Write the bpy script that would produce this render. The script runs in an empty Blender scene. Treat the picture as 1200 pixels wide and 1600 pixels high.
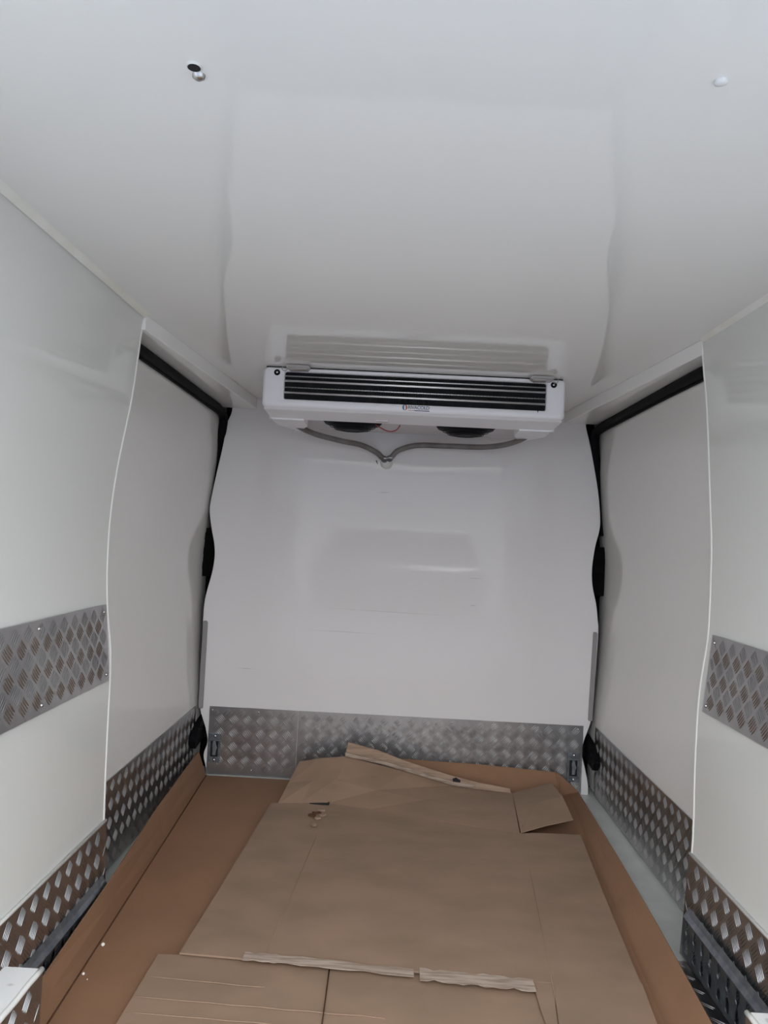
import bpy, math, random
from mathutils import Vector, Matrix
random.seed(7)
C = bpy.context.scene.collection
S = bpy.context.scene

# ------------------------------------------------------------------ camera
cam_d = bpy.data.cameras.new('camera'); cam = bpy.data.objects.new('camera', cam_d); C.objects.link(cam)
cam_d.sensor_fit = 'VERTICAL'; cam_d.sensor_height = 32.0; cam_d.lens = 24.0      # 1200 px focal length at 1600 px height
cam_d.clip_start = 0.02
R = Matrix(((0.9986556, -0.0488424, 0.0173587), (0.0158234, -0.0316468, -0.9993739), (0.0493612, 0.9983050, -0.0308314)))
cam.matrix_world = Matrix.Translation((0, 0, 1.15)) @ R.to_4x4()
S.camera = cam

# ------------------------------------------------------------------ world and exposure
S.view_settings.view_transform = 'Standard'; S.view_settings.look = 'None'
S.view_settings.exposure = 1.08; S.view_settings.gamma = 1.0; S.view_settings.use_curve_mapping = False
W = bpy.data.worlds.new('sky'); S.world = W; W.use_nodes = True
wn = W.node_tree.nodes; wl = W.node_tree.links
bg = wn['Background']; bg.inputs['Strength'].default_value = 2.6
# overcast sky, brightest low behind the van's open rear doors (-Y), dimmer overhead
tc = wn.new('ShaderNodeTexCoord'); sx = wn.new('ShaderNodeSeparateXYZ'); wl.new(tc.outputs['Generated'], sx.inputs[0])
dt = wn.new('ShaderNodeVectorMath'); dt.operation = 'DOT_PRODUCT'; dt.inputs[1].default_value = (0.0, -0.966, 0.259); wl.new(tc.outputs['Generated'], dt.inputs[0])
ramp = wn.new('ShaderNodeValToRGB'); ramp.color_ramp.elements[0].position = 0.0; ramp.color_ramp.elements[1].position = 1.0
ramp.color_ramp.elements[0].color = (0.50, 0.56, 0.64, 1); ramp.color_ramp.elements[1].color = (0.98, 0.99, 1.0, 1)
e_ = ramp.color_ramp.elements.new(0.7); e_.color = (0.62, 0.66, 0.70, 1)
wl.new(dt.outputs['Value'], ramp.inputs[0]); wl.new(ramp.outputs[0], bg.inputs['Color'])
sun_d = bpy.data.lights.new('sun', 'SUN'); sun_d.energy = 5.0; sun_d.angle = math.radians(8); sun_d.color = (0.97, 0.98, 1.0)
sun = bpy.data.objects.new('sun', sun_d); C.objects.link(sun); sun.rotation_euler = (math.radians(-63), math.radians(10), 0); sun.location = (2, 12, 14)
S.cycles.max_bounces = 24; S.cycles.diffuse_bounces = 16; S.cycles.glossy_bounces = 8

def srgb(r, g, b):
    f = lambda c: (c/255/12.92) if c/255 <= 0.04045 else ((c/255+0.055)/1.055)**2.4
    return (f(r), f(g), f(b), 1)

# ------------------------------------------------------------------ materials
def mat(name, col, rough=0.5, metal=0.0, spec=0.5, noise=None, bump=None, col2=None, coat=0):
    """col2: colour mixed in by noise (scale, lo, hi); bump: (scale, strength, distance, detail)"""
    m = bpy.data.materials.new(name); m.use_nodes = True
    n = m.node_tree.nodes; l = m.node_tree.links; p = n['Principled BSDF']
    p.inputs['Base Color'].default_value = col; p.inputs['Roughness'].default_value = rough
    p.inputs['Metallic'].default_value = metal; p.inputs['Specular IOR Level'].default_value = spec
    if coat: p.inputs['Coat Weight'].default_value = coat; p.inputs['Coat Roughness'].default_value = 0.05
    geo = n.new('ShaderNodeNewGeometry')
    if col2:
        t = n.new('ShaderNodeTexNoise'); t.inputs['Scale'].default_value = noise[0]; t.inputs['Detail'].default_value = 6
        mp = n.new('ShaderNodeMapping'); l.new(geo.outputs['Position'], mp.inputs['Vector'])
        if len(noise) > 3: mp.inputs['Scale'].default_value = noise[3]
        l.new(mp.outputs[0], t.inputs['Vector'])
        rp = n.new('ShaderNodeValToRGB'); rp.color_ramp.elements[0].position = noise[1]; rp.color_ramp.elements[1].position = noise[2]
        rp.color_ramp.elements[0].color = col; rp.color_ramp.elements[1].color = col2
        l.new(t.outputs['Fac'], rp.inputs[0]); l.new(rp.outputs[0], p.inputs['Base Color'])
    if bump:
        t = n.new('ShaderNodeTexNoise'); t.inputs['Scale'].default_value = bump[0]; t.inputs['Detail'].default_value = bump[3]
        l.new(geo.outputs['Position'], t.inputs['Vector'])
        b = n.new('ShaderNodeBump'); b.inputs['Strength'].default_value = bump[1]; b.inputs['Distance'].default_value = bump[2]
        l.new(t.outputs['Fac'], b.inputs['Height']); l.new(b.outputs[0], p.inputs['Normal'])
    return m

M = {}
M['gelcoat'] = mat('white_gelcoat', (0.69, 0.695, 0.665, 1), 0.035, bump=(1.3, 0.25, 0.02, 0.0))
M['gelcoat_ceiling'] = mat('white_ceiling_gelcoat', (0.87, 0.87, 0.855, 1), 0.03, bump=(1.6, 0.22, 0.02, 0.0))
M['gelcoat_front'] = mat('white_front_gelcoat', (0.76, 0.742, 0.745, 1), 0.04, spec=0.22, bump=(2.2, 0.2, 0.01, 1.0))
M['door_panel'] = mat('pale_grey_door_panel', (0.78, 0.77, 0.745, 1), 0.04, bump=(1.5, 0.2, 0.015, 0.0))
M['bead'] = mat('white_sealant', (0.74, 0.74, 0.71, 1), 0.35)
M['yellow_bead'] = mat('yellowed_sealant', (0.78, 0.77, 0.68, 1), 0.3, noise=(6, 0.4, 0.6), col2=(0.84, 0.84, 0.80, 1))
M['floor'] = mat('pale_floor', (0.60, 0.63, 0.60, 1), 0.35, noise=(9, 0.4, 0.7), col2=(0.52, 0.55, 0.53, 1))
M['rubber'] = mat('black_rubber', (0.006, 0.006, 0.007, 1), 0.6, spec=0.08)
M['cavity'] = mat('black_cavity', (0.004, 0.004, 0.004, 1), 0.9, spec=0.1)
M['plate'] = mat('tread_plate_aluminium', (0.50, 0.495, 0.50, 1), 0.30, 1.0, noise=(7, 0.35, 0.7), col2=(0.38, 0.375, 0.385, 1), bump=(60, 0.12, 0.002, 4))
M['galv'] = mat('galvanised_steel', (0.22, 0.25, 0.29, 1), 0.42, 1.0, noise=(35, 0.4, 0.65), col2=(0.32, 0.35, 0.39, 1), bump=(90, 0.1, 0.001, 3))
M['galv_dark'] = mat('weathered_zinc', (0.16, 0.18, 0.20, 1), 0.45, 1.0, noise=(60, 0.4, 0.65), col2=(0.26, 0.28, 0.30, 1))
M['grey_plastic'] = mat('grey_plastic', (0.27, 0.26, 0.26, 1), 0.5)
M['white_abs'] = mat('white_casing', (0.86, 0.86, 0.90, 1), 0.3)
M['white_inner'] = mat('white_tray', (0.62, 0.60, 0.63, 1), 0.4)
M['fins'] = mat('dark_coil_fins', (0.05, 0.052, 0.055, 1), 0.5, 0.6)
M['tube'] = mat('silver_coil_tube', (0.95, 0.95, 0.95, 1), 0.38, 1.0)
M['black_plastic'] = mat('black_plastic', (0.008, 0.008, 0.010, 1), 0.55, spec=0.12)
M['hose'] = mat('grey_drain_hose', (0.20, 0.185, 0.18, 1), 0.45, noise=(14, 0.4, 0.6), col2=(0.14, 0.125, 0.12, 1))
M['steel'] = mat('bright_steel', (0.6, 0.6, 0.6, 1), 0.25, 1.0)
M['clear'] = mat('cloudy_plastic', (0.45, 0.42, 0.41, 1), 0.25)
M['red'] = mat('red_wire', (0.35, 0.02, 0.02, 1), 0.4)
M['navy'] = mat('logo_navy', (0.02, 0.025, 0.07, 1), 0.5)
M['blue'] = mat('logo_blue', (0.05, 0.13, 0.28, 1), 0.5)
M['orange'] = mat('logo_red', (0.55, 0.12, 0.08, 1), 0.5)
M['white_box'] = mat('white_box_top', (0.80, 0.80, 0.79, 1), 0.3, noise=(20, 0.62, 0.72), col2=(0.35, 0.34, 0.33, 1))
M['dark_hole'] = mat('dark_hole', (0.01, 0.01, 0.01, 1), 0.8)
M['foam'] = mat('white_crumb', (0.8, 0.78, 0.72, 1), 0.8)
M['asphalt'] = mat('pale_concrete', (0.22, 0.23, 0.25, 1), 0.9, noise=(3, 0.4, 0.6), col2=(0.25, 0.26, 0.28, 1))
M['screen_wall'] = mat('grey_screen_wall', (0.42, 0.42, 0.43, 1), 0.9, noise=(1, 0.4, 0.6), col2=(0.47, 0.47, 0.48, 1))
M['car_paint'] = mat('dark_car_paint', (0.05, 0.055, 0.065, 1), 0.15, coat=1)
M['paint'] = mat('white_paint_and_roof_glint', (0.75, 0.76, 0.77, 1), 0.2)
M['scuff_grey'] = mat('scuff_grey', (0.52, 0.51, 0.50, 1), 0.6)
M['smear'] = mat('brown_smear', (0.40, 0.35, 0.32, 1), 0.6, noise=(40, 0.4, 0.6), col2=(0.7, 0.66, 0.64, 1))
CARD = (0.300, 0.200, 0.140, 1)
M['card'] = mat('brown_cardboard', CARD, 0.75, spec=0.25, noise=(5, 0.35, 0.65, (1, 1.6, 1)), col2=(0.245, 0.170, 0.115, 1), bump=(9, 0.12, 0.01, 2))
M['card_base'] = mat('orange_brown_cardboard', (0.265, 0.145, 0.082, 1), 0.7, spec=0.3, noise=(5, 0.35, 0.65), col2=(0.24, 0.13, 0.075, 1), bump=(7, 0.12, 0.01, 2))
M['card_edge'] = mat('torn_cardboard', (0.36, 0.26, 0.19, 1), 0.85, spec=0.1, noise=(30, 0.4, 0.6, (0.3, 3, 3)), col2=(0.27, 0.19, 0.14, 1))
M['card_pale'] = mat('pale_torn_paper', (0.42, 0.34, 0.28, 1), 0.9, spec=0.1, noise=(22, 0.4, 0.62, (0.5, 5, 5)), col2=(0.27, 0.20, 0.155, 1))
M['crease'] = mat('worn_crease', (0.33, 0.225, 0.16, 1), 0.85, spec=0.1)
M['crease_soft'] = mat('soft_fold', (0.24, 0.16, 0.11, 1), 0.85, spec=0.1)
M['crease_dark'] = mat('dark_fold', (0.10, 0.05, 0.03, 1), 0.9, spec=0.1)

# ------------------------------------------------------------------ object helpers
class MB:
    def __init__(s): s.v = []; s.f = []; s.sm = []
    def add(s, vs, fs, smooth=False):
        o = len(s.v); s.v += [tuple(p) for p in vs]; s.f += [tuple(i+o for i in f) for f in fs]; s.sm += [smooth]*len(fs)
        return s
    def box(s, x0, x1, y0, y1, z0, z1):
        v = [(x, y, z) for x in (x0, x1) for y in (y0, y1) for z in (z0, z1)]
        return s.add(v, [(0, 1, 3, 2), (4, 6, 7, 5), (0, 4, 5, 1), (2, 3, 7, 6), (0, 2, 6, 4), (1, 5, 7, 3)])
    def prism(s, prof, a0, a1, axis='Y', split=0):
        """closed polygon extruded along an axis; prof pairs are the two other axes in order"""
        n = len(prof)
        def P(p, a):
            return {'Y': (p[0], a, p[1]), 'X': (a, p[0], p[1]), 'Z': (p[0], p[1], a)}[axis]
        v = [P(p, a0) for p in prof] + [P(p, a1) for p in prof]
        if split:      # smooth sides, caps on vertices of their own
            s.add(v, [(i, n+i, n+i+1, i+1) for i in range(split-1)], True); s.add(v, [(i, n+i, n+(i+1) % n, (i+1) % n) for i in range(split-1, n)])
            return s.add(v, [tuple(range(n)), tuple(range(2*n-1, n-1, -1))])
        return s.add(v, [tuple(range(n)), tuple(range(2*n-1, n-1, -1))] + [(i, n+i, n+(i+1) % n, (i+1) % n) for i in range(n)])
    def tube(s, pts, r, n=10, cap=True, rf=None):
        pts = [Vector(p) for p in pts]; rings = []
        t0 = (pts[1]-pts[0]).normalized(); up = Vector((0, 0, 1)) if abs(t0.z) < 0.9 else Vector((1, 0, 0))
        nrm = (up - t0*up.dot(t0)).normalized(); vs = []
        for i, p in enumerate(pts):
            t = (pts[min(i+1, len(pts)-1)] - pts[max(i-1, 0)]).normalized()
            nrm = (nrm - t*nrm.dot(t)).normalized(); b = t.cross(nrm)
            rr = rf(i) if rf else r
            vs += [p + (nrm*math.cos(a) + b*math.sin(a))*rr for a in (2*math.pi*k/n for k in range(n))]
        fs = [(i*n+k, i*n+(k+1) % n, (i+1)*n+(k+1) % n, (i+1)*n+k) for i in range(len(pts)-1) for k in range(n)]
        s.add(vs, fs, True)
        if cap:
            o = len(s.v)-len(vs); s.f += [tuple(range(o+n-1, o-1, -1)), tuple(o+(len(pts)-1)*n+k for k in range(n))]; s.sm += [False, False]
        return s
    def lathe(s, c, prof, axis='Z', n=24):
        """prof: (radius, offset along axis)"""
        vs = []
        for r, h in prof:
            for k in range(n):
                a = 2*math.pi*k/n; u, w = r*math.cos(a), r*math.sin(a)
                d = {'Z': (u, w, h), 'Y': (u, h, w), 'X': (h, u, w)}[axis]; vs.append((c[0]+d[0], c[1]+d[1], c[2]+d[2]))
        m = len(prof)
        fs = [(i*n+k, i*n+(k+1) % n, (i+1)*n+(k+1) % n, (i+1)*n+k) for i in range(m-1) for k in range(n)]
        s.add(vs, fs, True); o = len(s.v)-len(vs)
        s.f += [tuple(range(o, o+n)), tuple(o+(m-1)*n+k for k in range(n))]; s.sm += [False, False]
        return s

def obj(name, mb, m, parent=None, bevel=0, solid=0, seg=2):
    vs = mb.v
    c = Vector([(min(p[i] for p in vs)+max(p[i] for p in vs))/2 for i in range(3)])
    me = bpy.data.meshes.new(name); me.from_pydata([Vector(p)-c for p in vs], [], mb.f); me.materials.append(M[m])
    me.validate(); me.update()
    if len(me.polygons) == len(mb.sm): me.polygons.foreach_set('use_smooth', mb.sm)
    o = bpy.data.objects.new(name, me); C.objects.link(o)
    w = Vector((0, 0, 0))
    if parent:
        o.parent = parent; q = parent
        while q: w += q.location; q = q.parent
    o.location = c - w
    if solid:
        sm = o.modifiers.new('thickness', 'SOLIDIFY'); sm.thickness = solid; sm.offset = -1
    if bevel:
        b = o.modifiers.new('bevel', 'BEVEL'); b.width = bevel; b.segments = seg; b.limit_method = 'ANGLE'; b.angle_limit = math.radians(35)
    return o
def thing(name, label, cat, loc, group=None):
    o = bpy.data.objects.new(name, None); o.empty_display_size = 0.05; C.objects.link(o); o.location = loc
    return tag(o, label, cat, group)
def tag(o, label, cat, group=None):
    o['label'] = label; o['category'] = cat
    if group: o['group'] = group
    return o
def struct(name, mb, m, label=None, cat=None, **k):
    o = obj(name, mb, m, **k); o['kind'] = 'structure'
    if label: o['label'] = label; o['category'] = cat
    return o
def interp(prof, z):
    """prof sorted by descending z of (x, z)"""
    for (x0, z0), (x1, z1) in zip(prof, prof[1:]):
        if z1 <= z <= z0: t = (z-z1)/(z0-z1) if z0 != z1 else 0; return x1 + (x0-x1)*t
    return prof[0][0] if z > prof[0][1] else prof[-1][0]
def smooth_path(pts, k=6):
    """Catmull-Rom through tuples of any length"""
    out = []
    P = [pts[0]] + list(pts) + [pts[-1]]
    for i in range(1, len(P)-2):
        for j in range(k):
            t = j/k
            out.append(tuple(0.5*((2*b) + (c-a)*t + (2*a-5*b+4*c-d)*t*t + (-a+3*b-3*c+d)*t**3) for a, b, c, d in zip(P[i-1], P[i], P[i+1], P[i+2])))
    out.append(tuple(pts[-1])); return out

# tread plate: a sheet with raised groups of five short bars, groups alternating in direction
PITCH = 0.063
def tread(fn, u0, u1, v0, v1, th=0.003, nu=2, nv=2, inside=None, edge=0.004, h=0.0022, margin=0.012):
    """fn(u, v, w): point on the sheet, w = height off it"""
    mb = MB(); gv = []
    for layer in (0, -th):
        for i in range(nu+1):
            for j in range(nv+1): gv.append(fn(u0+(u1-u0)*i/nu, v0+(v1-v0)*j/nv, layer))
    N = (nu+1)*(nv+1); I = lambda i, j, l=0: l*N + i*(nv+1)+j; fs = []
    for i in range(nu):
        for j in range(nv):
            fs.append((I(i, j), I(i+1, j), I(i+1, j+1), I(i, j+1))); fs.append((I(i, j, 1), I(i, j+1, 1), I(i+1, j+1, 1), I(i+1, j, 1)))
    for i in range(nu): fs += [(I(i, 0), I(i, 0, 1), I(i+1, 0, 1), I(i+1, 0)), (I(i, nv), I(i+1, nv), I(i+1, nv, 1), I(i, nv, 1))]
    for j in range(nv): fs += [(I(0, j), I(0, j+1), I(0, j+1, 1), I(0, j, 1)), (I(nu, j), I(nu, j, 1), I(nu, j+1, 1), I(nu, j+1))]
    mb.add(gv, fs)
    L, Wd, gap = 0.040, 0.0032, 0.0076
    a = int((u1-u0)/PITCH)+3; b = int((v1-v0)/PITCH)+3
    for ph in (0, 1):
        ang = math.radians(48 if ph == 0 else -48); ca, sa = math.cos(ang), math.sin(ang)
        for i in range(-1, a):
            for j in range(-1, b):
                cu = u0 + (i+0.5*ph+0.35)*PITCH; cv = v1 - (j+0.5*ph+0.4)*PITCH
                for k in range(-2, 3):
                    off = k*gap; Lk = L*(1-0.05*abs(k))
                    bu, bv = cu - sa*off, cv + ca*off
                    ends = [(bu+ca*Lk/2*s_, bv+sa*Lk/2*s_) for s_ in (-1, 1)]
                    if any(not (u0+0.004 < e[0] < u1-0.004 and v0+0.004 < e[1] < v1-0.004) for e in ends): continue
                    if inside and not all(inside(*e) for e in ends): continue
                    vs = []
                    for t, wd, hh in ((-0.5, 0.15, 0), (-0.36, 0.8, 0.85), (0, 1, 1), (0.36, 0.8, 0.85), (0.5, 0.15, 0)):
                        mu, mv = bu+ca*Lk*t, bv+sa*Lk*t
                        for q, hq in ((-1, 0), (-0.45, 0.85), (0.45, 0.85), (1, 0)):
                            vs.append(fn(mu - sa*q*Wd/2*wd, mv + ca*q*Wd/2*wd, h*hq*hh + 0.0001))
                    mb.add(vs, [(r*4+c, (r+1)*4+c, (r+1)*4+c+1, r*4+c+1) for r in range(4) for c in range(3)], True)
    return mb

def screw(c, axis, sgn, r, m='steel', parent=None, h=0.003):
    mb = MB(); mb.lathe(c, [(r, 0), (r, sgn*h*0.5), (r*0.7, sgn*h), (r*0.15, sgn*h*1.05)], axis, 12)
    return obj('screw', mb, m, parent)

# ------------------------------------------------------------------ profiles (x, z) measured across the load bay
WL = [(-0.771, 1.80), (-0.771, 1.77), (-0.783, 1.722), (-0.800, 1.524), (-0.828, 1.332), (-0.841, 1.20), (-0.844, 1.10), (-0.842, 0.992), (-0.834, 0.89), (-0.820, 0.787), (-0.815, 0.70), (-0.814, 0.619), (-0.812, 0.433), (-0.808, 0.28), (-0.800, 0.12), (-0.795, -0.02)]
WR = [(0.866, 1.80), (0.866, 1.77), (0.869, 1.73), (0.888, 1.565), (0.904, 1.34), (0.915, 1.18), (0.917, 1.08), (0.917, 0.98), (0.914, 0.895), (0.900, 0.78), (0.894, 0.70), (0.892, 0.62), (0.891, 0.526), (0.893, 0.38), (0.891, 0.276), (0.880, 0.089), (0.872, -0.02)]
WL = [WL[0]] + smooth_path(WL[1:], 5); WR = [WR[0]] + smooth_path(WR[1:], 5)
DL = smooth_path([(-0.852, 1.78), (-0.860, 1.66), (-0.868, 1.50), (-0.893, 1.25), (-0.909, 1.05), (-0.912, 0.80), (-0.906, 0.55), (-0.893, 0.31), (-0.893, 0.15), (-0.90, -0.05)], 5)
DR = smooth_path([(0.928, 1.78), (0.936, 1.66), (0.945, 1.50), (0.968, 1.28), (0.990, 1.05), (0.990, 0.75), (0.980, 0.55), (0.962, 0.31), (0.964, 0.15), (0.97, -0.05)], 5)
EL = smooth_path([(-0.800, 1.79), (-0.805, 1.70), (-0.829, 1.632), (-0.835, 1.556), (-0.861, 1.403), (-0.880, 1.282), (-0.883, 1.221), (-0.870, 1.146), (-0.853, 1.072), (-0.848, 1.010), (-0.856, 0.936), (-0.876, 0.845), (-0.885, 0.77), (-0.885, 0.62), (-0.885, 0.441), (-0.877, 0.308), (-0.846, 0.215), (-0.833, 0.15), (-0.848, 0.09), (-0.836, 0.04), (-0.825, 0.0)], 4)
ER = smooth_path([(0.860, 1.79), (0.864, 1.71), (0.883, 1.638), (0.904, 1.548), (0.934, 1.40), (0.948, 1.281), (0.946, 1.221), (0.930, 1.145), (0.920, 1.05), (0.925, 0.966), (0.946, 0.878), (0.956, 0.804), (0.961, 0.745), (0.955, 0.538), (0.947, 0.36), (0.914, 0.245), (0.907, 0.19), (0.924, 0.124), (0.941, 0.052), (0.943, 0.0)], 4)
YR, YL, YB = 0.72, 2.25, 3.60        # rear opening, end of the lining, bulkhead

# ------------------------------------------------------------------ setting: shell
mb = MB(); mb.box(-1.10, 1.18, YR, 3.80, -0.06, 0.0); struct('floor', mb, 'floor')
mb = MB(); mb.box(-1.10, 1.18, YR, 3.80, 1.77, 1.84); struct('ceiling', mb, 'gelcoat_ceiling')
def lining(name, prof, out):
    mb = MB(); p = [q for q in prof if True]
    mb.prism(p + [(out, -0.02), (out, 1.80)], YR, YL, split=len(p))
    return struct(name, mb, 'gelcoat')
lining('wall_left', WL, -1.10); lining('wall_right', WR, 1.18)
# sealant bead down the forward edge of each lining, and yellowed beads where lining meets ceiling
for nm, prof, s in (('trim_1', WL, 1), ('trim_2', WR, -1)):
    mb = MB(); mb.tube([(x - s*0.002, YL-0.004, z) for x, z in prof[1:-2]], 0.0052, 8); struct(nm, mb, 'bead')
for nm, x, s in (('trim_3', -0.771, 1), ('trim_4', 0.866, -1)):
    mb = MB(); mb.prism([(x-0.002*s, 1.772), (x+0.012*s, 1.7702), (x+0.007*s, 1.766), (x-0.002*s, 1.757)], YR+0.02, YL-0.01); struct(nm, mb, 'yellow_bead')

# bulkhead with wavy cut edges
mb = MB(); prof = ER[::-1] + EL
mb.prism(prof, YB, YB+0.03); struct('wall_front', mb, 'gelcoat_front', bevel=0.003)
wf = bpy.data.objects['wall_front']
for x0, z0, x1, z1, w_ in ((-0.10, 1.352, -0.03, 1.354, 0.0016), (0.34, 0.972, 0.42, 0.972, 0.0012), (-0.33, 0.800, 0.30, 0.792, 0.0010), (-0.42, 0.695, -0.05, 0.690, 0.0010), (-0.72, 0.50, -0.62, 0.498, 0.0014), (0.355, 0.845, 0.39, 0.845, 0.0016)):
    mb = MB(); mb.add([(x0, YB-0.0006, z0), ((x0+x1)/2, YB-0.0006, (z0+z1)/2-w_), (x1, YB-0.0006, z1), ((x0+x1)/2, YB-0.0006, (z0+z1)/2+w_)], [(0, 1, 2, 3)]); obj('scratch', mb, 'scuff_grey', wf)
# black cavity behind the bulkhead, and outer body closing the sides
mb = MB(); mb.box(-1.10, 1.18, 3.72, 3.80, 0.0, 1.77); struct('wall_back', mb, 'cavity')
# doors
def side_door(name, prof, out, label):
    mb = MB(); mb.prism([p for p in prof] + [(out, prof[-1][1]), (out, prof[0][1])], YL+0.002, 3.72, split=len(prof))
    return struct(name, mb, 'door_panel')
# prof ends are trimmed to sit between floor and ceiling
trim = lambda P: [p for p in P if 0.0 < p[1] < 1.768]
dl = side_door('door_1', trim(DL), -1.10, ''); dr = side_door('door_2', trim(DR), 1.18, '')

def door_kick(door, prof, s):
    xb, xt = interp(prof, 0.03), interp(prof, 0.318)
    n = Vector((s, 0, 0))
    fn = lambda u, v, w: (xb + (xt-xb)*(v-0.03)/0.288 + s*(0.0045+w), u, v)
    if s < 0: fn2 = fn
    mb = tread(fn, YL+0.004, 3.58, 0.012, 0.318)
    o = obj('kick_plate', mb, 'plate', door); o['label'] = 'aluminium tread plate along the foot of the door'
    return o
door_kick(dl, DL, 1); door_kick(dr, DR, -1)

# header beams over the doors
def beam(name, a, b, out):
    (x0, x1) = a, b
    s = 1 if out < 0 else -1
    mb = MB(); zb0, zb1 = 1.722, 1.716
    v = []
    for y, x, zb in ((YL-0.01, x0, 1.723), (YB, x1, 1.717)):
        v += [(x, y, 1.77), (x, y, zb), (out, y, zb+0.002), (out, y, 1.77)]
    mb.add(v, [(0, 1, 2, 3), (7, 6, 5, 4), (0, 4, 5, 1), (1, 5, 6, 2), (2, 6, 7, 3), (3, 7, 4, 0)])
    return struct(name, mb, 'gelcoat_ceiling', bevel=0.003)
bl = beam('trim_5', -0.771, -0.688, -0.90)
mb = MB(); mb.add([(-0.7065, 3.30, 1.755), (-0.7000, 3.40, 1.751), (-0.6945, 3.50, 1.738), (-0.6955, 3.50, 1.731), (-0.7022, 3.38, 1.741)], [(0, 1, 2, 3, 4)]); obj('smear', mb, 'smear', bl)
beam('trim_6', 0.866, 0.762, 0.98)

# rubber seals round the door openings
def seal(pts, label):
    mb = MB(); pts = smooth_path(pts, 6)
    mb.tube(pts, 0.02, 12)
    lip = [(p[0]*0.985+0.0006, p[1]-0.004, p[2]-0.021) for p in pts[:int(len(pts)*0.45)]]
    o = obj('door_seal', mb, 'rubber'); tag(o, label, 'door seal', 'door seals')
    m2 = MB(); m2.tube([(p[0], p[1], p[2]-0.023) for p in pts[:int(len(pts)*0.5)]], 0.0045, 8)
    obj('seal_lip', m2, 'rubber', o)
    return o
seal([(-0.850, YL-0.02, 1.704), (-0.850, 2.8, 1.704), (-0.848, 3.3, 1.700), (-0.842, 3.50, 1.694), (-0.838, 3.585, 1.668), (-0.845, 3.600, 1.60), (-0.868, 3.645, 1.50), (-0.895, 3.66, 1.35), (-0.905, 3.66, 1.2)],
     'black rubber seal above the left door, bending down the bulkhead edge')
seal([(0.928, YL-0.02, 1.704), (0.928, 2.8, 1.706), (0.925, 3.3, 1.702), (0.918, 3.50, 1.696), (0.906, 3.585, 1.672), (0.912, 3.605, 1.60), (0.938, 3.645, 1.50), (0.965, 3.66, 1.35), (0.98, 3.66, 1.2)],
     'black rubber seal above the right door, bending down the bulkhead edge')

# ------------------------------------------------------------------ tread plates on linings and bulkhead
def wall_plate(prof, s, y0, y1, z0, z1, label):
    xa, xb = interp(prof, z0), interp(prof, z1); off = 0.009 if s > 0 else 0.009
    fn = lambda u, v, w: (xa + (xb-xa)*(v-z0)/(z1-z0) + s*(off+w), u, v)
    o = obj('wall_plate', tread(fn, y0, y1, z0, z1, th=0.004), 'plate'); tag(o, label, 'tread plate', 'tread plate rub strips')
    for y in (y1-0.02, y1-0.42):
        for z in (z0+0.02, z1-0.02):
            x = xa + (xb-xa)*(z-z0)/(z1-z0) + s*off
            screw((x, y, z), 'X', s, 0.005, 'steel', o, 0.0035)
    return o
wall_plate(WL, 1, 0.9, 2.215, 0.695, 0.912, 'aluminium tread plate strip halfway up the left wall')
wall_plate(WR, -1, 0.9, 2.195, 0.700, 0.916, 'aluminium tread plate strip halfway up the right wall')
def rear_kick(prof, s, label):
    xt, xb = interp(prof, 0.28), interp(prof, 0.03)
    fn = lambda u, v, w: (xb + (xt-xb)*(v-0.03)/0.25 + s*(0.006+w), u, v)
    mb = tread(fn, 0.9, YL+0.0, 0.0, 0.28, th=0.004)
    o = obj('kick_plate', mb, 'plate'); tag(o, label, 'tread plate', 'kick plates of the side walls')
    m2 = MB(); m2.tube([(xt + s*0.004, 0.9, 0.283), (xt + s*0.004, YL, 0.283)], 0.0045, 8); obj('sealant_bead', m2, 'bead', o)
    return o
kl = rear_kick(WL, 1, 'aluminium tread plate along the foot of the left wall')
kr = rear_kick(WR, -1, 'aluminium tread plate along the foot of the right wall')
# the right-hand kick plate turns inwards onto the floor
fn = lambda u, v, w: (0.866 - v, u, 0.003 + w)
obj('folded_lip', tread(fn, 1.66, 2.20, 0.0, 0.045, th=0.002), 'plate', kr)

fnb = lambda x0, x1: (lambda u, v, w: (u, YB-0.0045-w, v))
o = obj('bulkhead_plate', tread(fnb(0, 0), -0.829, -0.415, 0.004, 0.317), 'plate'); tag(o, 'left piece of the aluminium tread plate at the foot of the bulkhead', 'tread plate', 'bulkhead kick plates')
for x, z in ((-0.815, 0.30), (-0.60, 0.30), (-0.62, 0.03)): screw((x, YB-0.0045, z), 'Y', -1, 0.004, 'steel', o)
o = obj('bulkhead_plate', tread(fnb(0, 0), -0.413, 0.908, 0.004, 0.317), 'plate'); tag(o, 'long right piece of aluminium tread plate at the foot of the bulkhead', 'tread plate', 'bulkhead kick plates')
for x, z in ((-0.10, 0.30), (0.30, 0.30), (0.885, 0.30), (0.70, 0.30)): screw((x, YB-0.0045, z), 'Y', -1, 0.004, 'steel', o)

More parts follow.
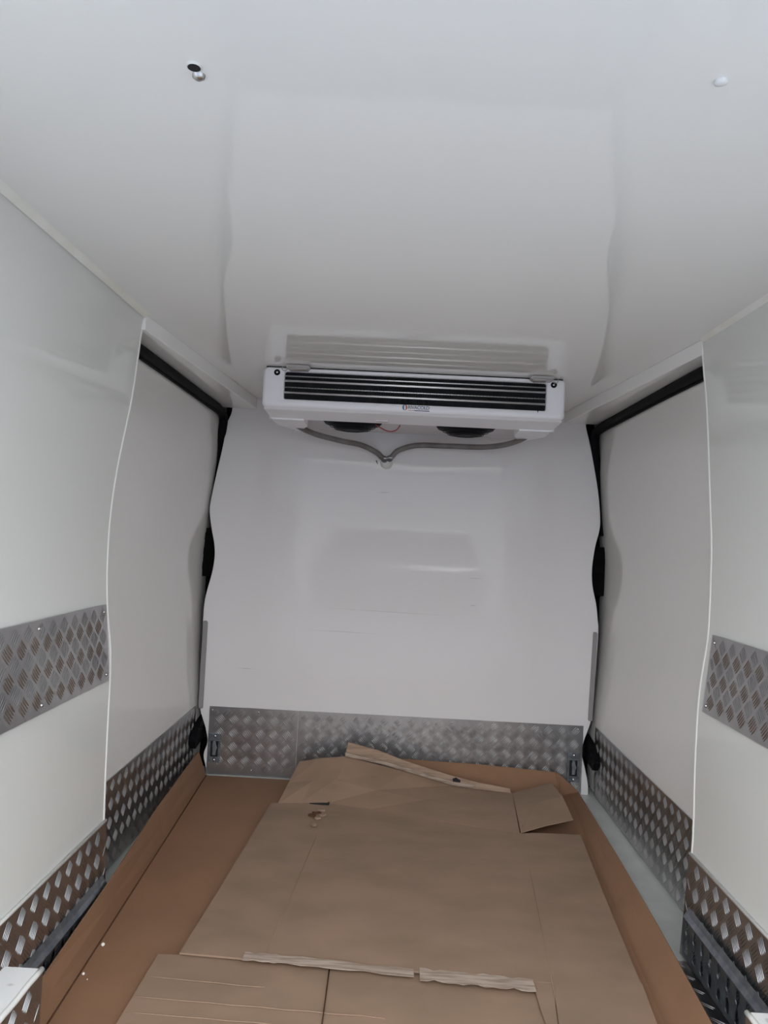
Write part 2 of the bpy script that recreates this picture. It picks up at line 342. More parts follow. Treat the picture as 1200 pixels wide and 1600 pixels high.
# ------------------------------------------------------------------ black parts in the gaps between bulkhead and doors
def gap_latch(x0, x1, label):
    mb = MB(); mb.box(x0, x1, 3.638, 3.70, 0.917, 1.146)
    for k in range(3): mb.box(x0+0.004, x1-0.004, 3.632, 3.640, 0.95+k*0.07, 0.985+k*0.07)
    return tag(obj('door_latch', mb, 'cavity', bevel=0.002), label, 'latch', 'door latches')
gap_latch(-0.922, -0.84, 'black latch recess halfway up the left bulkhead gap'); gap_latch(0.90, 0.9885, 'black latch recess halfway up the right bulkhead gap')
def catch(s, xi, xo, label):
    # bracket reaching from behind the bulkhead onto the door's kick plate
    t = thing('door_catch', label, 'catch', (xo, 3.60, 0.16), 'door catches')
    mb = MB(); a, b = min(xi, xo), max(xi, xo)
    mb.prism([(3.47, 0.185), (3.50, 0.205), (3.56, 0.245), (3.66, 0.262), (3.68, 0.262), (3.68, 0.158), (3.60, 0.158), (3.54, 0.152), (3.49, 0.145)], xo, xo - s*0.03 if False else (xo + (0.028 if xo < 0 else -0.028)), 'X')
    obj('bracket', mb, 'rubber', t, bevel=0.003)
    mb = MB(); mb.box(a, b, 3.633, 3.70, 0.165, 0.255); obj('striker_block', mb, 'rubber', t, bevel=0.004)
    mb = MB(); xp = xo + (0.028 if xo < 0 else -0.028)
    for z in (0.185, 0.205, 0.225): mb.tube([(xp, 3.52, z), (xp, 3.66, z+0.004)], 0.004, 8)
    obj('guide_rib', mb, 'rubber', t)
catch(1, -0.80, -0.886, 'black door catch at the foot of the left bulkhead gap'); catch(-1, 0.88, 0.956, 'black door catch at the foot of the right bulkhead gap')
# grey strips down the bulkhead edges
for x0, x1, z0, z1, dx, lb in ((-0.883, -0.861, 0.304, 0.712, 0.0, 'grey plastic strip on the left edge of the bulkhead'), (0.928, 0.948, 0.341, 0.752, 0.008, 'grey plastic strip on the right edge of the bulkhead')):
    mb = MB(); mb.prism([(x0, z0+0.006), (x0+0.004, z0), (x1-0.002, z0), (x1, z0+0.004), (x1+dx, z1-0.008), (x1+dx-0.006, z1), (x0+dx+0.003, z1), (x0+dx, z1-0.004)], YB-0.006, YB+0.012)
    tag(obj('edge_strip', mb, 'grey_plastic', bevel=0.001), lb, 'strip', 'grey edge strips')
# recessed lashing points screwed to the bulkhead plate
def lashing(x, label):
    t = thing('lashing_point', label, 'lashing point', (x, YB-0.005, 0.06), 'lashing points')
    y = YB-0.007; w, z0, z1 = 0.029, 0.060, 0.193
    mb = MB(); mb.box(x-w, x+w, y-0.004, y, z0, z0+0.026); mb.box(x-w, x+w, y-0.004, y, z1-0.030, z1)
    mb.box(x-w, x-w+0.011, y-0.004, y, z0+0.026, z1-0.030); mb.box(x+w-0.011, x+w, y-0.004, y, z0+0.026, z1-0.030)
    mb.box(x-w, x+w, y-0.0075, y-0.004, z1-0.034, z1-0.029); mb.box(x-w, x+w, y-0.0065, y-0.004, z0+0.022, z0+0.026)
    obj('plate', mb, 'galv_dark', t, bevel=0.0008)
    mb = MB(); mb.box(x-w+0.008, x+w-0.008, y-0.001, y+0.001, z0+0.02, z1-0.025); obj('recess', mb, 'dark_hole', t)
    zc = (z0+z1)/2 - 0.003; mb = MB()
    mb.prism([(x-0.007, zc-0.030), (x+0.007, zc-0.030), (x+0.010, zc-0.008), (x+0.014, zc+0.003), (x+0.008, zc+0.018), (x+0.005, zc+0.034), (x-0.006, zc+0.034), (x-0.009, zc+0.015), (x-0.007, zc)], y-0.007, y-0.001)
    obj('hook', mb, 'galv', t, bevel=0.0015)
    for z in (z0+0.011, z1-0.012): screw((x+0.002, y-0.004, z), 'Y', -1, 0.006, 'steel', t)
lashing(-0.797, 'galvanised lashing point at the left end of the bulkhead plate'); lashing(0.868, 'galvanised lashing point at the right end of the bulkhead plate')

# ------------------------------------------------------------------ slotted cargo rails
def rail(s, xw, y1, z0, z1, label):
    """s = +1 left wall (faces +x), -1 right wall; xw wall face"""
    t = thing('cargo_rail', label, 'cargo rail', (xw, y1, z0), 'cargo rails')
    xo = xw + s*0.019; y0 = 1.666; H = z1-z0; zf = z1-0.026             # slotted face z0..zf, sloped top flange zf..z1
    mb = MB(); pitch = 0.052; n = int((y1-0.03-y0)/pitch)
    def pt(y, z, d=0): return (xo - s*d, y, z)
    zl, zh = z0+0.014, zf-0.004
    # face built as solid strips with waisted slots left open, 2.5 mm thick
    half = lambda z: (0.0115 if abs(z-(zl+(zh-zl)*0.5)) > (zh-zl)*0.16 else 0.0065)
    zs = [zl, zl+0.006, zl+(zh-zl)*0.34, zl+(zh-zl)*0.42, zl+(zh-zl)*0.58, zl+(zh-zl)*0.66, zh-0.006, zh]
    hw = [0.005, 0.011, 0.011, 0.0055, 0.0055, 0.011, 0.011, 0.005]
    T = 0.0025
    cs = [y1-0.03-k*pitch for k in range(n)]
    bounds = [y1] + [(cs[k]+cs[k+1])/2 for k in range(n-1)] + [y0]
    for k, c in enumerate(cs):
        ya, yb = bounds[k], bounds[k+1]
        for d0 in (0, T):
            for sd, ye in ((1, ya), (-1, yb)):
                v = [pt(ye, z, d0) for z in zs] + [pt(c+sd*w, z, d0) for z, w in zip(zs, hw)]
                m_ = len(zs); mb.add(v, [(i, i+1, m_+i+1, m_+i) for i in range(m_-1)])
            for zz0, zz1 in ((z0, zl), (zh, zf)):
                mb.add([pt(ya, zz0, d0), pt(yb, zz0, d0), pt(yb, zz1, d0), pt(ya, zz1, d0)], [(0, 1, 2, 3)])
            # between slot top width and strip bounds
        rim = [(c+w, z) for z, w in zip(zs, hw)] + [(c-w, z) for z, w in reversed(list(zip(zs, hw)))]
        v = [pt(y, z, 0) for y, z in rim] + [pt(y, z, T) for y, z in rim]; r_ = len(rim)
        mb.add(v, [(i, (i+1) % r_, r_+(i+1) % r_, r_+i) for i in range(r_)])
    obj('slotted_face', mb, 'galv', t)
    mb = MB()
    for y_, in ((0,),):
        P = [(xo, zf), (xo - s*0.008, zf+0.012), (xw + s*0.004, z1), (xw + s*0.002, z1-0.003), (xo - s*0.010, zf+0.009), (xo - s*0.003, zf)]
        mb.prism(P, y0, y1)
        P = [(xo, z0), (xo - s*0.006, z0-0.008), (xw + s*0.004, z0-0.010), (xw+s*0.004, z0-0.007), (xo - s*0.007, z0-0.005), (xo-s*0.003, z0)]
        mb.prism(P, y0, y1)
    obj('flange', mb, 'galv', t)
    return t
rail(1, -0.797, 2.22, 0.012, 0.142, 'galvanised slotted cargo rail low on the left wall')
rail(-1, 0.870, 2.19, 0.028, 0.158, 'galvanised slotted cargo rail low on the right wall')

# ------------------------------------------------------------------ wheel arch boxes by the rear doors
def wheel_box(s, xi, xw, y1, zt, label):
    t = thing('wheel_arch_box', label, 'wheel arch box', ((xi+xw)/2, 1.2, 0), 'wheel arch boxes')
    a, b = min(xi, xw), max(xi, xw)
    mb = MB(); mb.box(a, b, 0.55, y1, 0.001, zt); obj('body', mb, 'white_box', t, bevel=0.004)
    fn = lambda u, v, w: (xi + s*(0.003+w), u, v)
    obj('side_plate', tread(fn, 0.56, y1+0.001, 0.004, zt-0.006), 'plate', t)
    mb = MB(); mb.tube([(xi+s*0.001, y, zt-0.002+0.001*math.sin(y*60)) for y in [0.56+k*(y1-0.56)/40 for k in range(41)]], 0.006, 8); obj('sealant_bead', mb, 'bead', t)
    return t
wheel_box(1, -0.712, -0.793, 1.660, 0.192, 'white box with tread plate side in the bottom left corner')
wheel_box(-1, 0.782, 0.872, 1.650, 0.195, 'white box with tread plate side in the bottom right corner')

# ------------------------------------------------------------------ refrigeration evaporator on the ceiling
UF = 2.87; X0, X1 = -0.531, 0.608
unit = thing('cooling_unit', 'white ceiling mounted evaporator with dark finned coil over the bulkhead', 'cooling unit', (0.04, 3.15, 1.768))
gx0, gx1, gz0, gz1 = -0.450, 0.537, 1.646, 1.752
# fascia ring round the coil opening
mb = MB()
def rect(x0, x1, z0, z1, y, r=0.012, n=4):
    out = []
    for cx, cz, a0 in ((x1-r, z1-r, 0), (x0+r, z1-r, 90), (x0+r, z0+r, 180), (x1-r, z0+r, 270)):
        for k in range(n+1):
            a = math.radians(a0+90*k/n); out.append((cx+r*math.cos(a), y, cz+r*math.sin(a)))
    return out
rings = [rect(X0, X1, 1.614, 1.766, UF+0.05, 0.018), rect(X0, X1, 1.614, 1.766, UF+0.012, 0.018), rect(X0+0.004, X1-0.004, 1.618, 1.764, UF+0.003, 0.018), rect(X0+0.012, X1-0.012, 1.626, 1.760, UF, 0.012),
         rect(gx0-0.003, gx1+0.003, gz0-0.003, gz1+0.003, UF, 0.010), rect(gx0, gx1, gz0, gz1, UF+0.004, 0.009), rect(gx0, gx1, gz0, gz1, UF+0.03, 0.009)]
N = len(rings[0]); v = sum(rings, []); mb.add(v, [(i*N+k, i*N+(k+1) % N, (i+1)*N+(k+1) % N, (i+1)*N+k) for i in range(len(rings)-1) for k in range(N)], True)
obj('fascia', mb, 'white_abs', unit)
# casing behind it: flat lower lip, then tapered end cheeks round the fan bay
mb = MB()
prof = [(UF+0.01, 1.614), (UF+0.02, 1.608), (3.05, 1.600), (3.07, 1.599), (3.07, 1.608), (UF+0.05, 1.620)]
mb.prism(prof, X0+0.006, X1-0.006, 'X'); obj('lower_lip', mb, 'white_abs', unit, bevel=0.003)
for s_, xa, xb in ((1, X0+0.006, -0.395), (-1, X1-0.006, 0.472)):
    mb = MB(); v = []
    for y, za, zb, xe in ((3.05, 1.598, 1.766, xb), (3.22, 1.594, 1.766, xb + s_*0.0), (3.50, 1.612, 1.766, xb - s_*0.06)):
        v += [(xa + s_*(0.0 if y < 3.3 else 0.04), y, za), (xe, y, za), (xe, y, zb), (xa + s_*(0.0 if y < 3.3 else 0.04), y, zb)]
    mb.add(v, [(0, 1, 2, 3), (11, 10, 9, 8)] + [(a*4+k, a*4+(k+1) % 4, (a+1)*4+(k+1) % 4, (a+1)*4+k) for a in (0, 1) for k in range(4)])
    obj('end_cheek', mb, 'white_abs', unit, bevel=0.004)
    mb = MB(); mb.box(min(xa, xa+s_*0.07), max(xa, xa+s_*0.07), UF+0.04, 3.06, 1.61, 1.766); obj('side_panel', mb, 'white_abs', unit, bevel=0.003)
mb = MB(); mb.box(-0.46, 0.53, 3.07, 3.54, 1.625, 1.766); obj('drain_tray', mb, 'white_inner', unit, bevel=0.01)
mb = MB(); mb.box(X0+0.01, X1-0.01, UF+0.012, 3.06, 1.764, 1.7695); obj('top_gasket', mb, 'rubber', unit)
# coil
mb = MB()
for k in range(290):
    x = gx0 + 0.002 + k*(gx1-gx0-0.004)/289
    y = UF+0.016 + 0.0012*math.sin(k*1.7)
    mb.add([(x-0.0004, y, gz0), (x-0.0004, y, gz1), (x-0.0004, y+0.06, gz1), (x-0.0004, y+0.06, gz0), (x+0.0004, y, gz0), (x+0.0004, y, gz1), (x+0.0004, y+0.06, gz1), (x+0.0004, y+0.06, gz0)],
           [(0, 1, 2, 3), (7, 6, 5, 4), (0, 4, 5, 1), (1, 5, 6, 2), (3, 2, 6, 7)])
obj('coil_fins', mb, 'fins', unit)
mb = MB(); mb.box(gx0, gx1, UF+0.074, UF+0.08, gz0, gz1); obj('coil_backing', mb, 'cavity', unit)
for z, r, y in ((1.736, 0.0030, 0.017), (1.7165, 0.0044, 0.010), (1.6935, 0.0026, 0.0175), (1.672, 0.0044, 0.010)):
    mb = MB(); mb.tube([(gx0+0.001, UF+y, z), (gx1-0.001, UF+y, z)], r, 10); obj('coil_tube', mb, 'tube', unit)
# black ringed screws at the fascia's upper corners
for x in (-0.478, 0.562):
    mb = MB(); mb.lathe((x, UF, 1.745), [(0.0115, 0.001), (0.0115, -0.002), (0.0075, -0.0025), (0.0070, -0.0008)], 'Y', 20)
    r_ = obj('screw_cup', mb, 'black_plastic', unit); screw((x, UF-0.0022, 1.745), 'Y', -1, 0.0045, 'steel', r_, 0.002)
# fans hanging under the tray
for xc in (-0.205, 0.268):
    mb = MB(); mb.lathe((xc, 3.20, 1.619), [(0.122, 0.010), (0.122, -0.004), (0.072, -0.027), (0.067, -0.034), (0.03, -0.036)], 'Z', 32)
    f_ = obj('fan', mb, 'black_plastic', unit)
    mb = MB()
    for r1 in (0.05, 0.075, 0.095, 0.115):
        zz = 1.619 - (0.036 - max(0, r1-0.067)*0.55)
        mb.tube([(xc+r1*math.cos(a), 3.20+r1*math.sin(a), zz) for a in [2*math.pi*k/28 for k in range(29)]], 0.0016, 6, cap=False)
    obj('guard_ring', mb, 'black_plastic', f_)
mb = MB(); mb.tube(smooth_path([(-0.105, 3.12, 1.600), (-0.09, 3.11, 1.590), (-0.052, 3.10, 1.573), (-0.022, 3.10, 1.579), (-0.006, 3.10, 1.600)]), 0.0022, 8); obj('red_wire', mb, 'red', unit)
mb = MB(); mb.box(-0.10, -0.055, 3.0, 3.03, 1.597, 1.603); obj('lip_moulding', mb, 'white_inner', unit)
# black nick under the coil opening
mb = MB(); mb.prism([(0.505, 1.646), (0.509, 1.646), (0.507, 1.636)], UF-0.0006, UF+0.002); obj('tape_nick', mb, 'black_plastic', unit)
# maker's lettering and ring mark
mb = MB()
def arc(cx, cz, r0, r1, a0, a1, y, n=16, sx=0.85):
    v = []
    for k in range(n+1):
        a = math.radians(a0+(a1-a0)*k/n); t = math.sin(math.pi*k/n)**0.7 if True else 1
        ri = r1 - (r1-r0)*max(t, 0.12)
        v += [(cx+sx*ri*math.cos(a), y, cz+ri*math.sin(a)), (cx+sx*r1*math.cos(a), y, cz+r1*math.sin(a))]
    return v, [(2*k, 2*k+1, 2*k+3, 2*k+2) for k in range(n)]
cz = 1.6345
mb = MB(); mb.add(*arc(0.0085, cz, 0.003, 0.0105, 95, 275, UF-0.0008)); lg = obj('ring_mark', mb, 'blue', unit)
mb = MB(); mb.add(*arc(0.0095, cz, 0.003, 0.0105, -85, 95, UF-0.0008)); obj('ring_half', mb, 'orange', lg)
cu = bpy.data.curves.new('lettering', 'FONT'); cu.body = 'RIVACOLD'; cu.size = 0.0185; cu.extrude = 0.0002; cu.space_character = 0.9
tmp = bpy.data.objects.new('tmp', cu); C.objects.link(tmp); bpy.context.view_layer.update()
me = bpy.data.meshes.new_from_object(tmp.evaluated_get(bpy.context.evaluated_depsgraph_get())); bpy.data.objects.remove(tmp)
xs = [q.co.x for q in me.vertices]; k_ = 0.080/(max(xs)-min(xs))
mb = MB(); mb.add([(0.0215 + (q.co.x-min(xs))*k_, UF-0.001-q.co.z, 1.6295 + q.co.y) for q in me.vertices], [tuple(p.vertices) for p in me.polygons])
obj('lettering', mb, 'navy', unit)
mb = MB(); mb.box(0.0215, 0.045, UF-0.0008, UF, 1.6235, 1.6252); obj('underline', mb, 'orange', unit)
mb = MB(); mb.box(0.045, 0.1015, UF-0.0008, UF, 1.6230, 1.6258); obj('underline', mb, 'navy', unit)
# two cloudy plastic clips wedged between unit and ceiling
for x, lb, s_ in ((-0.395, 'cloudy plastic clip over the left end of the coil', -1), (0.512, 'cloudy plastic clip over the right end of the coil', 1)):
    t = thing('plastic_clip', lb, 'clip', (x, UF-0.02, 1.765), 'clips above the coil')
    mb = MB(); mb.prism([(x-0.042, 1.7685), (x+0.040, 1.7685), (x+0.044, 1.762), (x+0.036, 1.751), (x-0.030, 1.749), (x-0.044, 1.758)], UF-0.045, UF-0.003); obj('body', mb, 'clear', t, bevel=0.003)
    mb = MB(); mb.tube([(x-0.036, UF-0.047, 1.755), (x+0.036, UF-0.047, 1.753)], 0.0035, 8); obj('wire_bar', mb, 'clear', t)
    mb = MB(); mb.tube([(x+s_*(0.052+0.010*math.cos(a)), UF-0.02, 1.757+0.009*math.sin(a)) for a in [2*math.pi*k/16 for k in range(17)]], 0.0014, 6, cap=False); obj('eyelet', mb, 'clear', t)

# ------------------------------------------------------------------ drain hoses meeting at the bulkhead
def hose(pts, label, tipdir):
    p = smooth_path(pts, 10); mb = MB(); mb.tube(p, 0.0125, 14, cap=True)
    o = obj('drain_hose', mb, 'hose'); tag(o, label, 'hose', 'drain hoses')
    m2 = MB(); q = p[-7:-3]; m2.tube(q, 0.0155, 14); c_ = obj('hose_clamp', m2, 'galv_dark', o)
    m3 = MB(); e = Vector(q[1]); m3.tube([e+Vector((-0.014, -0.016, 0.0)), e+Vector((0.014, -0.018, 0.004))], 0.005, 8); obj('clamp_screw', m3, 'steel', c_)
    m4 = MB(); m4.lathe(p[0], [(0.0128, -0.004), (0.0135, 0.010), (0.009, 0.022)], 'Z', 12); obj('end_sleeve', m4, 'black_plastic', o)
hose([(-0.478, 3.33, 1.640), (-0.455, 3.35, 1.613), (-0.385, 3.42, 1.590), (-0.275, 3.48, 1.572), (-0.185, 3.52, 1.562), (-0.115, 3.545, 1.536), (-0.083, 3.560, 1.512), (-0.066, 3.585, 1.504)], 'grey drain hose curving from the left end of the unit to the bulkhead', -1)
hose([(0.560, 3.36, 1.640), (0.545, 3.36, 1.612), (0.48, 3.42, 1.586), (0.38, 3.47, 1.573), (0.22, 3.51, 1.574), (0.08, 3.535, 1.574), (-0.005, 3.552, 1.550), (-0.038, 3.565, 1.520), (-0.054, 3.585, 1.506)], 'grey drain hose curving from the right end of the unit to the bulkhead', 1)
mb = MB(); mb.lathe((-0.062, YB, 1.492), [(0.030, 0), (0.028, -0.010), (0.020, -0.020), (0.008, -0.024)], 'Y', 16); tag(obj('sealant_blob', mb, 'bead'), 'lump of white sealant where the drain hoses enter the bulkhead', 'sealant')
mb = MB(); mb.prism([(-0.113, 1.500), (-0.109, 1.503), (-0.102, 1.485), (-0.106, 1.486)], YB-0.0012, YB+0.001); tag(obj('bulkhead_nick', mb, 'dark_hole'), 'small black nick in the bulkhead left of the hose clamps', 'nick')

# ------------------------------------------------------------------ ceiling fixings near the camera
t = thing('ceiling_fixing', 'dark open hole in the ceiling with a pale rim, right beside a bright dome screw', 'hole', (-0.302, 1.005, 1.77))
mb = MB(); mb.lathe((-0.303, 1.012, 1.7695), [(0.0105, 0.001), (0.0105, -0.0015), (0.0085, -0.0025), (0.007, -0.001)], 'Z', 20); obj('hole_rim', mb, 'bead', t)
mb = MB(); mb.lathe((-0.303, 1.012, 1.7695), [(0.0088, 0.0), (0.0088, -0.0026)], 'Z', 20); obj('hole', mb, 'dark_hole', t)
mb = MB(); mb.lathe((-0.302, 1.032, 1.7698), [(0.009, 0), (0.0085, -0.004), (0.005, -0.0065), (0.001, -0.007)], 'Z', 20); tag(obj('ceiling_screw', mb, 'steel'), 'bright dome screw in the ceiling beside the dark hole', 'screw', 'ceiling screws')
mb = MB(); mb.lathe((0.398, 1.0, 1.7698), [(0.009, 0), (0.0085, -0.003), (0.005, -0.005), (0.001, -0.0055)], 'Z', 20); tag(obj('ceiling_screw', mb, 'paint'), 'lone white dome screw in the ceiling at the right', 'screw', 'ceiling screws')

# ------------------------------------------------------------------ cardboard on the floor
def sheet(name, rows, m, parent=None, th=0.005, lift=0.0):
    """rows: list of equally long lists of points (top surface)"""
    mb = MB(); n = len(rows[0]); v = [(p[0], p[1], p[2]+lift) for r in rows for p in r]
    mb.add(v, [(i*n+k, i*n+k+1, (i+1)*n+k+1, (i+1)*n+k) for i in range(len(rows)-1) for k in range(n-1)])
    return obj(name, mb, m, parent, solid=th)
def lerp(a, b, t): return tuple(p+(q-p)*t for p, q in zip(a, b))
base = thing('cardboard_tray', 'orange-brown cardboard liner covering the floor with turned up sides', 'cardboard', (0.0, 2.2, 0.001))
cl = [(-0.822, 3.565), (-0.785, 2.80), (-0.757, 2.20), (-0.738, 1.776), (-0.733, 1.668), (-0.700, 1.664), (-0.69, 0.95)]
tl = [(-0.860, 3.560, 0.117), (-0.810, 2.76, 0.130), (-0.766, 2.195, 0.128), (-0.762, 1.79, 0.096), (-0.757, 1.668, 0.088)]
cr = [(0.800, 3.565), (0.775, 2.80), (0.735, 2.30), (0.700, 1.85), (0.692, 1.70), (0.690, 1.66), (0.66, 0.95)]
tr = [(0.888, 3.560, 0.026), (0.838, 2.76, 0.060), (0.803, 2.26, 0.076), (0.770, 1.80, 0.082), (0.758, 1.65, 0.084), (0.754, 1.60, 0.085), (0.71, 0.95, 0.085)]
# trimmed to the near edge of the wheel boxes
rows = [[(a[0], a[1], 0.007), ((a[0]+b[0])/2, (a[1]+b[1])/2, 0.007), (b[0], b[1], 0.007)] for a, b in zip(cl, cr)]
sheet('bottom', rows[::-1], 'card_base', base, 0.005)
def flap(crease, top):
    r = []
    for a, b in zip(crease, top): r.append([(a[0], a[1], 0.007), lerp((a[0], a[1], 0.007), b, 0.5), b])
    return r
f1 = flap(cl, tl); sheet('left_side', f1, 'card_base', base, 0.004)
f2 = flap(cr, tr); sheet('right_side', [list(r) for r in f2][::-1], 'card_base', base, 0.004)
bk = [[(0.08, 3.53, 0.012), (0.45, 3.53, 0.012), (0.795, 3.53, 0.012)], [(0.08, 3.575, 0.128), (0.45, 3.572, 0.122), (0.782, 3.565, 0.108)]]
sheet('back_side', bk, 'card_base', base, 0.004)
sheet('back_corner', [[(0.795, 3.53, 0.010), (0.800, 3.545, 0.010), (0.845, 3.50, 0.008)], [(0.782, 3.562, 0.108), (0.800, 3.564, 0.100), (0.888, 3.553, 0.028)]], 'card_base', base, 0.004)
mb = MB(); mb.tube([(a[0]+0.002, a[1], 0.0075) for a in cl], 0.0022, 6); obj('fold_line', mb, 'crease_dark', base)

# large flattened box on top
top = thing('flattened_box', 'large flattened cardboard box lying over the floor liner, far flaps bent up', 'cardboard', (0.15, 2.6, 0.012))
def grid(l, r, n, zf): return [[(l[i][0]+(r[i][0]-l[i][0])*k/n, l[i][1]+(r[i][1]-l[i][1])*k/n, zf(k/n, i)) for k in range(n+1)] for i in range(len(l))]
L_ = [(-0.460, 3.176), (-0.474, 2.85), (-0.492, 2.45), (-0.515, 2.045)]
R_ = [(0.768, 3.017), (0.741, 2.70), (0.716, 2.40), (0.685, 2.00)]
main = grid(L_, R_, 20, lambda t, i: 0.030 + 0.0012*math.sin(t*9+i) + (0.003 if i == 0 else 0))
FOLD = [(-0.470, 3.176), (-0.300, 3.200), (-0.225, 3.212), (0.02, 3.150), (0.26, 3.080), (0.53, 2.995), (0.60, 3.012), (0.775, 3.017)]
def fold_y(x):
    for (xa, ya), (xb, yb) in zip(FOLD, FOLD[1:]):
        if xa <= x <= xb: return ya + (yb-ya)*(x-xa)/(xb-xa)
    return 3.017
main[0] = [(p[0], fold_y(p[0]), p[2]) for p in main[0]]
sheet('main_panel', main[::-1], 'card', top, 0.005)
# panel carrying on towards the camera at the right
sheet('near_panel', [[(0.415, 1.50, 0.024), (0.52, 1.50, 0.026), (0.640, 1.50, 0.026)], [(0.405, 1.90, 0.026), (0.54, 1.90, 0.028), (0.675, 1.88, 0.028)], [(0.405, 2.03, 0.0285), (0.54, 2.03, 0.030), (0.690, 2.03, 0.030)]], 'card', top, 0.004)
# far panels, raised off the floor towards the bulkhead
sheet('left_flap', [[(-0.432, 3.178, 0.030), (-0.34, 3.194, 0.033), (-0.226, 3.212, 0.036)], [(-0.410, 3.32, 0.072), (-0.30, 3.32, 0.090), (-0.200, 3.32, 0.105)], [(-0.382, 3.45, 0.126), (-0.29, 3.44, 0.150), (-0.177, 3.43, 0.166)]], 'card', top, 0.005)
fz = [[(-0.226, 3.211, 0.0345), (-0.05, 3.167, 0.0335), (0.15, 3.110, 0.0335), (0.35, 3.050, 0.0335), (0.53, 2.995, 0.0345)],
      [(-0.205, 3.31, 0.098), (-0.03, 3.29, 0.072), (0.17, 3.26, 0.052), (0.36, 3.22, 0.044), (0.545, 3.20, 0.046)],
      [(-0.177, 3.43, 0.166), (0.095, 3.425, 0.116), (0.30, 3.42, 0.068), (0.43, 3.42, 0.056), (0.563, 3.41, 0.054)]]
sheet('far_flap', fz, 'card', top, 0.005)
sheet('right_flap', [[(0.535, 3.005, 0.036), (0.64, 3.05, 0.052), (0.752, 3.08, 0.070)], [(0.548, 3.20, 0.046), (0.64, 3.23, 0.078), (0.748, 3.26, 0.098)], [(0.563, 3.41, 0.052), (0.645, 3.42, 0.076), (0.735, 3.43, 0.100)]], 'card', top, 0.005)
# torn double edge standing up along the far flap
st = [[(-0.177, 3.425, 0.168), (-0.02, 3.425, 0.143), (0.095, 3.42, 0.118), (0.30, 3.415, 0.070), (0.40, 3.415, 0.060), (0.556, 3.405, 0.054)],
      [(-0.168, 3.435, 0.228), (-0.03, 3.437, 0.198), (0.095, 3.435, 0.158), (0.30, 3.43, 0.106), (0.40, 3.43, 0.086), (0.553, 3.42, 0.068)]]
sheet('torn_edge', st, 'card_edge', top, 0.010)
st2 = [[(x, y-0.006, z+0.002) for x, y, z in st[0][:5]], [(x, y-0.010, z+0.018) for x, y, z in st[0][:5]]]
sheet('torn_ply', st2, 'card_pale', top, 0.003)
mb = MB(); mb.prism([(0.300, 0.098), (0.315, 0.105), (0.335, 0.092), (0.330, 0.080), (0.312, 0.074), (0.302, 0.083)], 3.410, 3.418); obj('tear', mb, 'dark_hole', top)
# pale torn strip across the sheet, creases and scuffs
def strip(pts, w, m, name, z=0.0315, th=0.0015, wob=0.15):
    mb = MB(); a, b = [], []
    P = []
    for p, q in zip(pts, pts[1:]):
        for k in range(8): P.append(lerp(p, q, k/8))
    P.append(pts[-1])
    for i, p in enumerate(P):
        ww = w*(1+wob*math.sin(i*2.3)+wob*0.7*math.sin(i*5.1+1)); zz = z if len(p) < 3 else p[2]
        a.append((p[0], p[1]+ww/2, zz)); b.append((p[0], p[1]-ww/2, zz))
    mb.add(a+b, [(i, len(a)+i, len(a)+i+1, i+1) for i in range(len(a)-1)])
    return obj(name, mb, m, top, solid=th)
strip([(-0.345, 2.040, 0.0345), (-0.235, 2.035, 0.0345), (0.10, 2.010, 0.0335)], 0.036, 'card_pale', 'torn_strip')
strip([(0.115, 2.005, 0.0345), (0.26, 1.995, 0.0345), (0.405, 1.985, 0.034)], 0.052, 'card_pale', 'torn_strip')
def line(pts, w, m, nm='crease'):
    mb = MB(); mb.tube(pts, w, 6); return obj(nm, mb, m, top)
def crease_on(p0, p1, z, w=0.0012, m='crease'):
    line([(p0[0], p0[1], z), (p1[0], p1[1], z)], w, m)
mb = MB(); mb.prism([(-0.302, 3.190), (-0.250, 3.203), (-0.230, 3.204), (-0.2215, 3.230), (-0.2215, 3.186), (-0.245, 3.183)], 0.034, 0.0375, 'Z'); obj('tear', mb, 'dark_hole', top)
for k, (x, y, w_, r_) in enumerate(((-0.262, 3.085, 0.018, 0.3), (-0.245, 3.12, 0.015, -0.2), (-0.236, 3.065, 0.014, 0.6), (-0.276, 3.055, 0.016, -0.5), (-0.252, 3.03, 0.012, 0.1), (-0.258, 2.955, 0.010, 0.8))):
    mb = MB(); c_, s__ = math.cos(r_), math.sin(r_); z = 0.036
    P = [(-w_, -0.006), (-w_*0.2, -0.009), (w_, -0.003), (w_*0.8, 0.007), (0, 0.004), (-w_*0.9, 0.008)]
    mb.prism([(x+a*c_-b*s__, y+a*s__+b*c_) for a, b in P], z-0.002, z+0.004, 'Z'); obj('scuff', mb, 'card_edge' if k % 3 else 'crease_dark', top)

crease_on((-0.221, 3.17), (-0.290, 2.06), 0.0298, 0.0014, 'crease_soft'); crease_on((0.538, 2.95), (0.449, 1.95), 0.0298, 0.0014, 'crease_soft')
crease_on((0.449, 1.95), (0.395, 1.52), 0.0260, 0.0016, 'crease_soft')
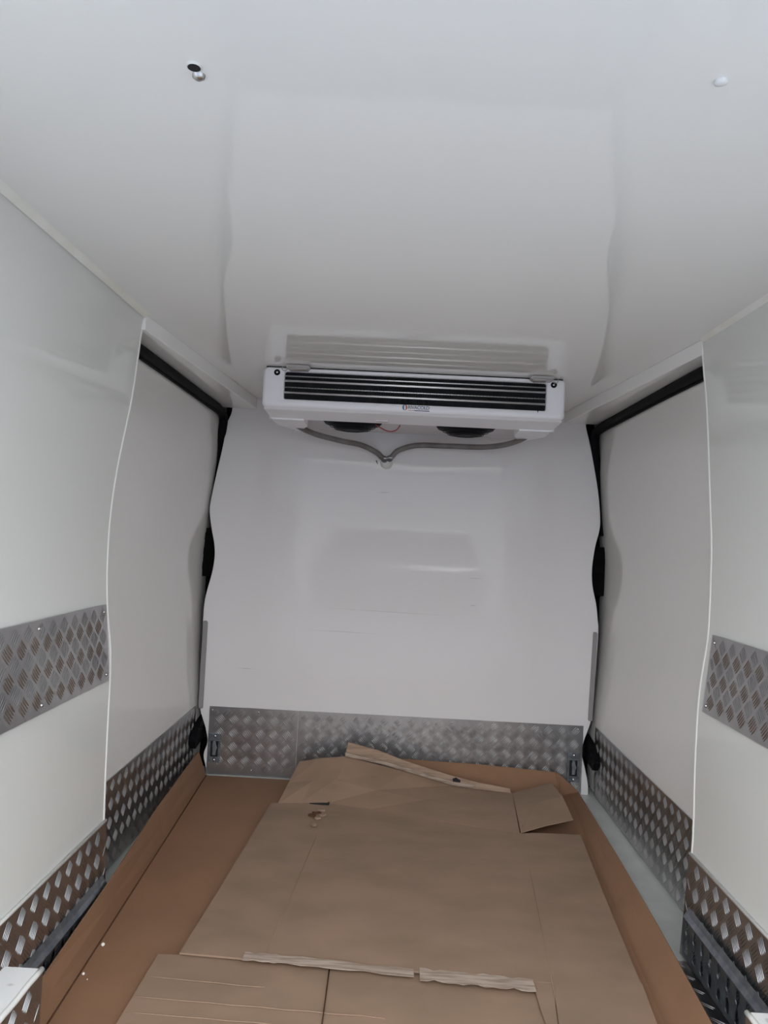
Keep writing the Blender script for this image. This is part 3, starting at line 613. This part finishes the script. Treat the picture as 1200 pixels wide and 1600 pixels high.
# smaller flattened sheet under its near edge
nb = thing('cardboard_sheet', 'flat pinkish cardboard sheet slid under the near edge of the big box', 'cardboard', (-0.08, 1.75, 0.01))
rows = [[(x0+(x1-x0)*k/6, y, 0.020+0.002*math.sin(k*2+i)) for k in range(7)] for i, (x0, x1, y) in enumerate(((-0.590, 0.66, 1.45), (-0.577, 0.66, 1.743), (-0.572, 0.66, 2.046), (-0.45, 0.66, 2.06), (-0.40, 0.6, 2.2)))]
o = sheet('panel', rows, 'card', nb, 0.005)
for p, q in (((-0.118, 2.02), (-0.112, 1.50)), ):
    mb = MB(); mb.tube([(p[0], p[1], 0.0225), (q[0], q[1], 0.0225)], 0.0016, 6); obj('seam', mb, 'crease_dark', nb)
for y0, y1 in ((1.945, 1.90), (1.86, 1.83), (1.80, 1.775)):
    mb = MB(); mb.tube([(-0.57+0.06*k, y0+(y1-y0)*k/12+0.002*math.sin(k*3), 0.0222) for k in range(11 if y0 < 1.9 else 6)], 0.0010, 6); obj('crease', mb, 'crease', nb)

# crumbs lying on the liner
for x, y, r_, lb in ((-0.736, 2.095, 0.0055, 'larger white crumb on the left fold of the floor liner'), (-0.733, 1.958, 0.004, 'small white crumb on the left fold of the liner, nearer the camera'), (-0.715, 1.938, 0.0018, 'tiny white speck on the floor liner beside the small crumb')):
    mb = MB(); mb.lathe((x, y, 0.0085), [(r_*0.5, 0), (r_, r_*0.5), (r_*0.85, r_*1.1), (r_*0.3, r_*1.5)], 'Z', 8); tag(obj('crumb', mb, 'foam'), lb, 'crumb', 'white crumbs')

# ------------------------------------------------------------------ outside behind the camera
mb = MB(); mb.box(-30, 30, -30, 6, -0.75, -0.65); struct('ground', mb, 'asphalt')
mb = MB(); mb.box(-14, 14, -14.4, -14, -0.65, 3.0); mb.box(-14, 14, -14.45, -13.95, 3.0, 3.12)  # added unseen wall, keeps bright low sky out of the bulkhead reflection
tag(obj('sky_screen_wall', mb, 'screen_wall'), 'added wall behind the parked car, screening the low sky from the bulkhead reflection', 'wall')
# parked car side-on across the yard (it shows only as a faint reflection in the bulkhead)
car = thing('parked_car', 'dark boxy estate car standing side-on in the yard behind the camera', 'car', (0.1, -12, -0.65))
mb = MB(); mb.prism([(-1.95, -0.45), (-1.98, 0.30), (-1.80, 0.42), (1.98, 0.45), (2.08, 0.2), (2.1, -0.45)], -12.85, -11.15); obj('body', mb, 'car_paint', car, bevel=0.06, seg=3)
mb = MB(); mb.prism([(-1.80, 0.40), (-1.55, 1.25), (1.72, 1.25), (1.95, 0.43)], -12.72, -11.25); obj('cabin', mb, 'black_plastic', car, bevel=0.04, seg=3)
mb = MB(); mb.prism([(-1.56, 1.24), (-1.45, 1.32), (1.62, 1.32), (1.73, 1.24)], -12.73, -11.22); obj('roof', mb, 'paint', car, bevel=0.03)  # white colour stands in for bright reflections along the roof
for x in (-1.25, 1.35):
    for y in (-12.82, -11.30):
        mb = MB(); mb.lathe((x, y, -0.33), [(0.2, 0), (0.32, 0.02), (0.32, 0.16), (0.2, 0.18)], 'Y', 28); obj('wheel', mb, 'rubber', car)
